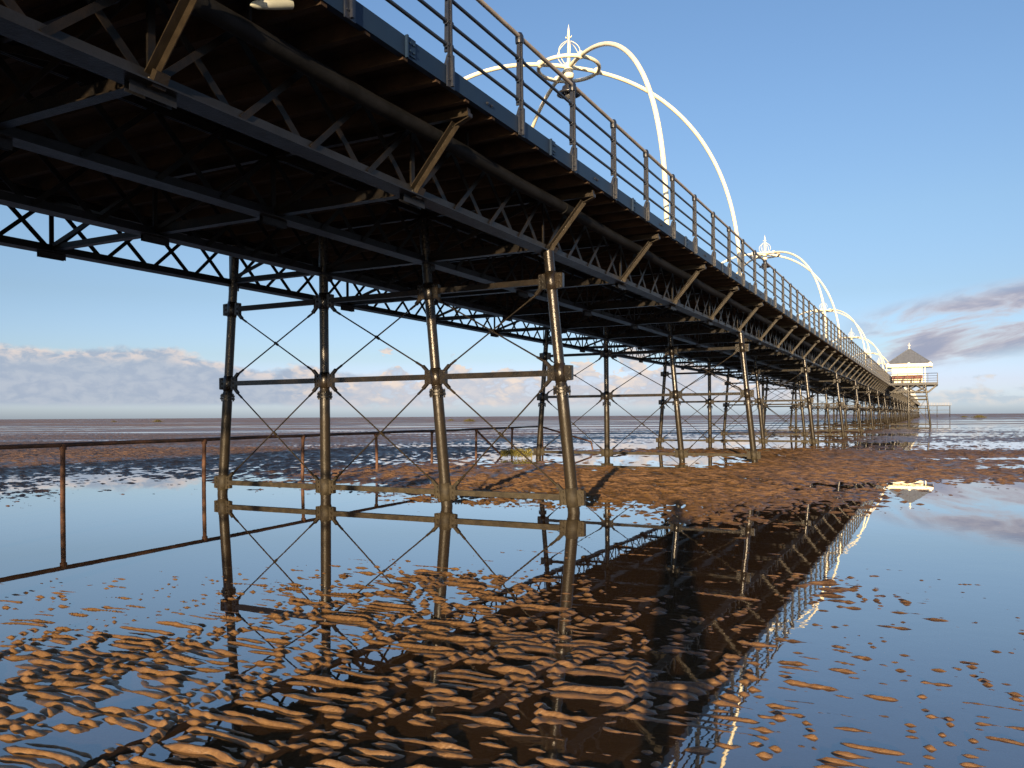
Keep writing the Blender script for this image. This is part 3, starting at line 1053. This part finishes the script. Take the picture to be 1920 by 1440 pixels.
# ------------------------------------------------------------------ side platform and shelter
def shelter(YP, label_pf, label_sh, roof=True):
    x0, x1 = WE + .04, .66
    y0, y1 = YP, YP + 6.4
    pf = empty('side_platform', ((x0 + x1) / 2, (y0 + y1) / 2, DECK_T), label_pf, 'platform')
    o = (-(x0 + x1) / 2, -(y0 + y1) / 2, -DECK_T)
    m = MB()
    for i in range(42):
        m.box((x0, y0 + i * .1524, DECK_T - .06), (x1, y0 + i * .1524 + .145, DECK_T))
    m.build('platform_deck', M_WOOD, pf, o)
    m = MB()
    for a, b in (((x0, y0 - .05, DECK_T - .25), (x1 + .05, y0 - .002, DECK_T + .02)), ((x1 + .002, y0, DECK_T - .25), (x1 + .05, y1, DECK_T + .02))):
        m.box(a, b)
    m.build('fascia', M_POST, pf, o)
    for yy in (y0 + .25, y0 + 3.2, y1 - .25):
        m = MB()
        m.box((x0, yy - .06, ZF + .02), (x1 - 1.0, yy + .06, ZF + .16))
        m.box((x0, yy - .06, DECK_T - .30), (x1, yy + .06, DECK_T - .065))
        xs = np.linspace(x0 + .2, x1 - 1.05, 4)
        for a, b in zip(xs[:-1], xs[1:]):
            m.bar((a, yy, ZF + .1), (b, yy, DECK_T - .2), .08, .05, (0, 1, 0))
            m.bar((a, yy + .03, DECK_T - .2), (b, yy + .03, ZF + .1), .08, .05, (0, 1, 0))
        m.bar((x1 - 1.0, yy, ZF + .1), (x1 - .02, yy, DECK_T - .18), .1, .08, (0, 1, 0))
        m.build('platform_truss', M_COL, pf, o)
    for yy in (y0 + .25, y1 - .25):
        for (xa, xb) in ((-2.5, -2.5), (-.65, -.05)):
            c = MB()
            c.tube([(xb, yy, -.9), (xa + (xb - xa) * .55, yy, 1.95), (xa, yy, DECK_T - .3)], [.11, .105, .09], 12)
            c.tube([(xa + (xb - xa) * .56, yy, 1.9), (xa + (xb - xa) * .55, yy, 1.99)], .15, 12)
            c.build('column', M_COL, pf, o)
        c = MB()
        for z in (.25, 2.2, 3.3, 3.7):
            c.box((-2.5, yy - .05, z - .05), (-.05 - .6 * z / 5.2, yy + .05, z + .05))
        c.box((x0 - .1, yy - .05, .2), (-2.5, yy + .05, .3))
        c.bar((-2.5, yy, 3.6), (-.2, yy, .3), .03, .03); c.bar((-2.5, yy, .3), (-.5, yy, 3.6), .03, .03)
        c.build('bracing', M_FOOT, pf, o)
    rlg = MB()
    for xx in (x0 + .9, x0 + 2.0, x0 + 3.1, x0 + 4.2, x1):
        rlg.box((xx - .03, y0 - .03, DECK_T + .021), (xx + .03, y0 + .03, DECK_T + 1.14))
    for yy in (y0 + 1.8, y0 + 3.6, y1 - .05):
        rlg.box((x1 - .03, yy - .03, DECK_T + .021), (x1 + .03, yy + .03, DECK_T + 1.14))
    for z in RAILZ + (1.12,):
        rlg.tube([(x0, y0, DECK_T + z), (x1, y0, DECK_T + z), (x1, y1, DECK_T + z)], .022 if z < 1 else .032, 8)
    rlg.build('platform_railing', M_POST, pf, o)
    if not roof:
        return
    cx, cy = -2.45, YP + 3.4
    sh = empty('shelter', (cx, cy, DECK_T), label_sh, 'shelter')
    sh.scale = (.94, .94, .94)
    hw, hd = 1.95, 1.9
    H = 2.25
    m = MB()
    m.box((-hw, -hd, .02), (hw - .5, -hd + .08, .62))
    for i in range(28):
        xx = -hw + i * (2 * hw - .5) / 28
        m.box((xx + .006, -hd + .012, .625), (xx + (2 * hw - .5) / 28 - .006, -hd + .07, H - .1))
    m.box((-hw, hd - .08, .02), (hw - .5, hd, H - .1))
    m.box((-hw, -hd + .081, .02), (-hw + .08, hd - .081, H - .1))
    m.box((-.04, -hd + .081, .02), (.04, hd - .081, H - .1))
    m.build('wall', M_WHITE, sh)
    for sx in (-hw + .02, hw - .42, hw - .07):
        for sy in (-hd - .06, hd + .001):
            m = MB(); m.box((sx - .055, sy, .02), (sx + .055, sy + .055, H)); m.build('corner_post', M_WHITE, sh)
    m = MB()
    ew, ed = 2.72, 2.6
    m.box((-ew, -ed, H), (ew, ed, H + .05))
    for (ax, ay, bx, by) in ((-ew, -ed - .03, ew, -ed - .001), (-ew, ed + .001, ew, ed + .03), (-ew - .03, -ed, -ew - .001, ed), (ew + .001, -ed, ew + .03, ed)):
        m.box((ax, ay, H - .02), (bx, by, H + .30))
    n = 34
    for i in range(n):
        xx = -ew + (i + .5) * 2 * ew / n
        m.prism([(xx - .07, H - .021), (xx + .07, H - .021), (xx + .04, H - .13), (xx, H - .17), (xx - .04, H - .13)], 'y', -ed - .025, -ed - .004)
        m.prism([(xx - .07, H - .021), (xx + .07, H - .021), (xx + .04, H - .13), (xx, H - .17), (xx - .04, H - .13)], 'x', ew + .004, ew + .025)
    for xx in (-ew + .25, 0, ew - .25):
        m.prism([(xx - .2, H + .301), (xx + .2, H + .301), (xx + .1, H + .42), (xx, H + .48), (xx - .1, H + .42)], 'y', -ed - .03, -ed + .03)
    m.build('eaves_valance', M_WHITE, sh)
    m = MB()
    rz, tz = H + .30, H + 2.45
    c4 = [(-ew - .02, -ed - .02, rz), (ew + .02, -ed - .02, rz), (ew + .02, ed + .02, rz), (-ew - .02, ed + .02, rz)]
    m.add(c4 + [(0, 0, tz)], [(0, 1, 4), (1, 2, 4), (2, 3, 4), (3, 0, 4), (3, 2, 1, 0)])
    for s in range(4):
        a, b = Vector(c4[s]), Vector(c4[(s + 1) % 4])
        ap = Vector((0, 0, tz))
        up = (b - a).cross(ap - a).normalized()
        for i in range(1, 8):
            p = a.lerp(b, i / 8)
            f = 1 - abs(i / 8 - .5) * 2
            q = p + (ap - (a + b) * .5) * f * .97
            m.bar(p + up * .008, q + up * .008, .05, .03, up)
        m.tube([a, ap], .05, 6)
    rf = m.build('roof', M_SLATE, sh)
    m = MB()
    m.lathe([(.14, 0), (.12, .1), (.05, .16), (.05, .34), (.11, .40), (.05, .46), (.035, .7), (.001, .86)], (0, 0, tz - .05), 10)
    m.box((-.17, -.025, tz + .42), (.17, .025, tz + .47))
    m.build('finial', M_WHITE, rf)
    bn = empty('bench', (cx - .2, cy - hd * .94 - .35, DECK_T), 'long red bench against the white front wall of the shelter', 'bench')
    m = MB(); m.box((-1.7, -.2, .40), (1.7, .2, .45)); m.build('seat', M_SEAT, bn)
    m = MB(); m.box((-1.7, .21, .55), (1.7, .25, 1.0)); m.build('backrest', M_SEAT, bn)
    for xx in (-1.5, -.5, .5, 1.5):
        m = MB(); m.box((xx - .03, -.18, .005), (xx + .03, .205, .399)); m.box((xx - .03, .208, .005), (xx + .03, .2099, .9)); m.build('leg', M_LAMP, bn)


shelter(110.2, 'railed side platform on braced iron legs, carrying the white shelter', 'white boarded shelter with grey hipped slate roof on the side platform')
far_pf = empty('side_platform', (0, YE - 8, DECK_T), 'low far platform on thin legs beyond the shelter, near the horizon', 'platform')
m = MB(); m.box((WE + .03, -3, -.25), (7.6, 3, 0)); m.build('platform_deck', M_COL, far_pf)
m = MB()
for xx in (-2.4, 2.2, 7.3):
    for yy in (-2.8, 2.8):
        c = MB(); c.tube([(xx, yy, -6.3), (xx, yy, -.25)], .12, 8); c.build('leg', M_COL, far_pf)
m.box((WE + .03, -2.95, -2.2), (7.3, -2.85, -2.05)); m.box((WE + .03, -2.9, -3.7), (7.3, -2.82, -3.58)); m.bar((-2.4, -2.8, -.4), (1.2, -2.8, -3.6), .06, .06); m.bar((1.2, -2.8, -.4), (-2.4, -2.8, -3.6), .06, .06)
m.build('bracing', M_COL, far_pf)
m = MB()
for i in range(12):
    xx = WE + .1 + i * 1.13
    m.box((xx - .03, -2.99, .002), (xx + .03, -2.93, 1.1))
for z in (.35, .7, 1.1):
    m.box((WE + .1, -2.97, z - .03), (7.58, -2.94, z + .03))
m.build('platform_railing', M_HAND, far_pf)

# ------------------------------------------------------------------ rusty guard rail on the beach
def guard_rail():
    def at(r, d):
        return Vector((r * CA - d * SA, r * SA + d * CA, 0))
    dirv = Vector((1.3, 3.05))
    pr = [Vector((-7.79, 14.13)) + dirv * i for i in range(-2, 8)]
    t = empty('guard_rail', at(*pr[0]), 'rusty iron guard rail of thin posts running over the sand behind the trestles', 'guard rail')
    o = -at(*pr[0])
    ZR = 1.065
    rr = random.Random(5)
    m = MB()
    pts = []
    for i in range(len(pr)):
        p = at(*pr[i]); p.z = ZR
        pts.append(p)
        if i < len(pr) - 1:
            q = at(*((pr[i] + pr[i + 1]) / 2)); q.z = ZR + rr.uniform(-.015, .01)
            pts.append(q)
    m.tube(pts, .040, 10)
    m.build('top_rail', M_DRAIL, t, o)
    for i, p in enumerate(pr):
        m = MB()
        b = at(*p)
        lean = Vector((rr.uniform(-.04, .04), rr.uniform(-.03, .03), 0))
        m.tube([b + lean + Vector((0, 0, -.6)), b + lean * .5 + Vector((0, 0, .5)), b + Vector((0, 0, ZR))], [.04, .042, .040], 10)
        m.tube([b + Vector((0, 0, ZR - .09)), b + Vector((0, 0, ZR + .015))], .058, 10)
        m.build('post', M_RUST, t, o)
    for i, dx in ((7, -.5), (9, 2.2)):
        b = at(*pr[i]); m = MB()
        if i == 7:
            e = at(*pr[8]); m.tube([b + Vector((0, 0, ZR - .04)), b.lerp(e, .75) + Vector((0, 0, -.1))], .038, 8)
        else:
            m.tube([b + Vector((0, 0, ZR - .02)), b + Vector((1.4, 2.2, .35))], .038, 8)
            m.tube([b + Vector((1.4, 2.2, .35)), b + Vector((1.5, 2.3, -.3))], .038, 8)
        m.build('stay', M_RUST, t, o)
    return t


guard_rail()

# seaweed caught on the foot of the second trestle's left column
rw = random.Random(9)
w = MB()
wc = Vector((WF[0] - .35, Y1 + BAY - .12, .22))
ax = Vector((-.86, -.42, 0)).normalized()
ax = Vector((-CA, -SA, 0))
for i in range(900):
    u = rw.uniform(-.15, 1.0)
    rad = .15 * (1.1 - .45 * max(u, 0)) * rw.uniform(.3, 1)
    a = rw.uniform(0, 2 * math.pi)
    c = wc + ax * u * .95 + Vector((SA * 0, 0, math.sin(a) * rad)) + Vector((-SA, CA, 0)) * math.cos(a) * rad
    d = (ax * rw.uniform(-.4, 1) + Vector((rw.uniform(-.5, .5), rw.uniform(-.5, .5), rw.uniform(-.9, .3)))).normalized() * rw.uniform(.06, .15)
    s = d.cross(Vector((rw.uniform(-1, 1), rw.uniform(-1, 1), rw.uniform(-1, 1)))).normalized() * .012
    w.add([c - s, c + s, c + d + s * .4, c + d - s * .4], [(0, 1, 2, 3)])
tag(w.build('seaweed', M_WEED), 'yellow green seaweed clump hanging at the left foot of the second trestle', 'seaweed')

# marsh tufts near the horizon
def tuft(x, y, wd, h, label):
    b = MB()
    rr = random.Random(int(abs(x)))
    for i in range(420):
        px = rr.gauss(0, wd * .3); py = rr.gauss(0, wd * .2)
        hh = h * rr.uniform(.4, 1) * math.exp(-(px / wd) ** 2 * 2)
        s = wd * .02
        b.add([(px - s, py, -.2), (px + s, py, -.2), (px + rr.uniform(-.3, .3), py + rr.uniform(-.2, .2), hh)], [(0, 1, 2)])
    tag(b.build('grass_tuft', M_GRASS, None, (x, y, 0)), label, 'grass tuft', 'dark grass tufts on the far flats')


def at_ground(u, d):
    r = (u - 960) / 1528.08 * d
    return r * CA - d * SA, r * SA + d * CA


for u, d, wd, h, lab in ((296, 330, 3.4, 1.3, 'lone dark grass tuft on the far flats left of the nearest trestle'),
                         (214, 360, 2.2, .8, 'small flat grass tuft near the horizon, furthest left'),
                         (880, 240, 3.0, 1.1, 'dark grass tuft on the far flats seen between the third and fourth columns'),
                         (845, 300, 2.0, .8, 'small grass tuft near the horizon beside the third column'),
                         (1836, 300, 3.6, 1.2, 'dark grass tuft near the horizon right of the far platform'),
                         (1808, 330, 2.2, .8, 'small low grass tuft between the far platform and a larger tuft')):
    x, y = at_ground(u, d)
    tuft(x, y, wd, h, lab)

# ------------------------------------------------------------------ the person taking the picture (their shadow lies on the sand)
def person():
    M_SKIN = pmat('skin', (.45, .28, .20), .5, .4)
    M_COAT = pmat('dark_coat', (.025, .028, .035), .8, .2, var=(.035, .038, .045), vscale=20, bump=.3, bscale=90)
    M_JEAN = pmat('dark_trousers', (.03, .035, .05), .85, .2, bump=.3, bscale=120)
    M_BOOT = pmat('black_boots', (.015, .015, .015), .4, .4)
    M_HAIR = pmat('brown_hair', (.04, .025, .015), .6, .3, bump=.6, bscale=150)
    t = empty('person', (SA * .50 - CA * .10, -CA * .50 - SA * .10, 0), 'person in a dark coat standing behind the viewpoint, only the long shadow seen', 'person')
    t.rotation_euler = (0, 0, A)

    def skin(name, nodes, edges, mat, sub=2, root=0):
        me = bpy.data.meshes.new(name)
        me.from_pydata([n[:3] for n in nodes], edges, [])
        o = link(name, me, t)
        o.modifiers.new('skin', 'SKIN').use_smooth_shade = True
        for v, n in zip(me.skin_vertices[0].data, nodes):
            v.radius = (n[3], n[4] if len(n) > 4 else n[3])
            v.use_root = False
        me.skin_vertices[0].data[root].use_root = True
        if sub:
            o.modifiers.new('sub', 'SUBSURF').levels = sub
            o.modifiers['sub'].render_levels = sub
        me.materials.append(mat)
        return o
    body = [(0, 0, .95, .13, .10), (0, 0, 1.15, .13, .095), (0, -.01, 1.36, .15, .10), (0, .0, 1.48, .055), (0, .02, 1.60, .085, .10), (0, .02, 1.70, .075, .09)]
    be = [(0, 1), (1, 2), (2, 3), (3, 4), (4, 5)]

    def chain(start, pts):
        a = start
        for p in pts:
            body.append(p); be.append((a, len(body) - 1)); a = len(body) - 1
        return a
    for sx in (-1, 1):
        chain(0, [(sx * .095, 0, .86, .085), (sx * .11, .02, .5, .058), (sx * .115, -.01, .10, .042), (sx * .13, .13, .05, .035)])
        hand = chain(2, [(sx * .185, -.01, 1.40, .058), (sx * .245, .12, 1.20, .042), (sx * .115, .30, 1.40, .027), (sx * .085, .34, 1.44, .032, .018)])
        for q in range(4):
            chain(hand, [(sx * (.07 - .010 * q), .375 + .004 * q, 1.485 - .018 * q, .0095), (sx * (.045 - .008 * q), .385, 1.505 - .018 * q, .0085)])
        chain(hand, [(sx * .072, .325, 1.475, .011), (sx * .05, .335, 1.50, .009)])
    skin('body', body, be, M_SKIN)
    c = [(0, 0, .86, .17, .13), (0, 0, 1.15, .155, .115), (0, -.01, 1.36, .175, .12), (0, 0, 1.455, .075)]
    ce = [(0, 1), (1, 2), (2, 3)]
    for sx in (-1, 1):
        n = len(c)
        c += [(sx * .19, -.01, 1.395, .075), (sx * .25, .12, 1.195, .060), (sx * .125, .285, 1.385, .044)]
        ce += [(2, n), (n, n + 1), (n + 1, n + 2)]
    skin('coat', c, ce, M_COAT, root=1)
    c, ce = [(0, 0, .90, .15, .115)], []
    for sx in (-1, 1):
        n = len(c)
        c += [(sx * .098, 0, .80, .098), (sx * .11, .02, .5, .074), (sx * .115, -.01, .14, .062)]
        ce += [(0, n), (n, n + 1), (n + 1, n + 2)]
    skin('trousers', c, ce, M_JEAN)
    for sx in (-1, 1):
        skin('boot', [(sx * .115, -.03, .16, .062), (sx * .115, -.02, .05, .058), (sx * .13, .14, .035, .048, .038)], [(0, 1), (1, 2)], M_BOOT, root=1)
    m = MB()
    m.ball((0, .0, 1.66), .112, 18, 12, (.92, 1.05, 1.12))
    m.build('hair', M_HAIR, t)
    m = MB()
    m.prism([(-.016, 1.60), (.016, 1.60), (.006, 1.66), (-.006, 1.66)], 'y', .105, .135)
    m.build('nose', M_SKIN, t)
    for sx in (-1, 1):
        m = MB(); m.ball((sx * .034, .108, 1.662), .013, 8, 6); m.build('eye', M_PALE, t)
        m = MB(); m.ball((sx * .098, .02, 1.635), .03, 8, 6, (.4, .7, 1.1)); m.build('ear', M_SKIN, t)


person()

# pale rounded fitting tucked between two joists, top of the picture
fit = MB()
fit.tube([(-4.930, 4.949, 4.889), (-4.925, 4.967, 4.898), (-4.911, 5.005, 4.913), (-4.845, 5.146, 4.964), (-4.789, 5.277, 5.011)], [.006, .022, .036, .044, .042], 12)
tag(fit.build('lamp_fitting', M_PALE), 'pale rounded fitting under the deck edge beside the pipe, topmost in the picture', 'lamp fitting')
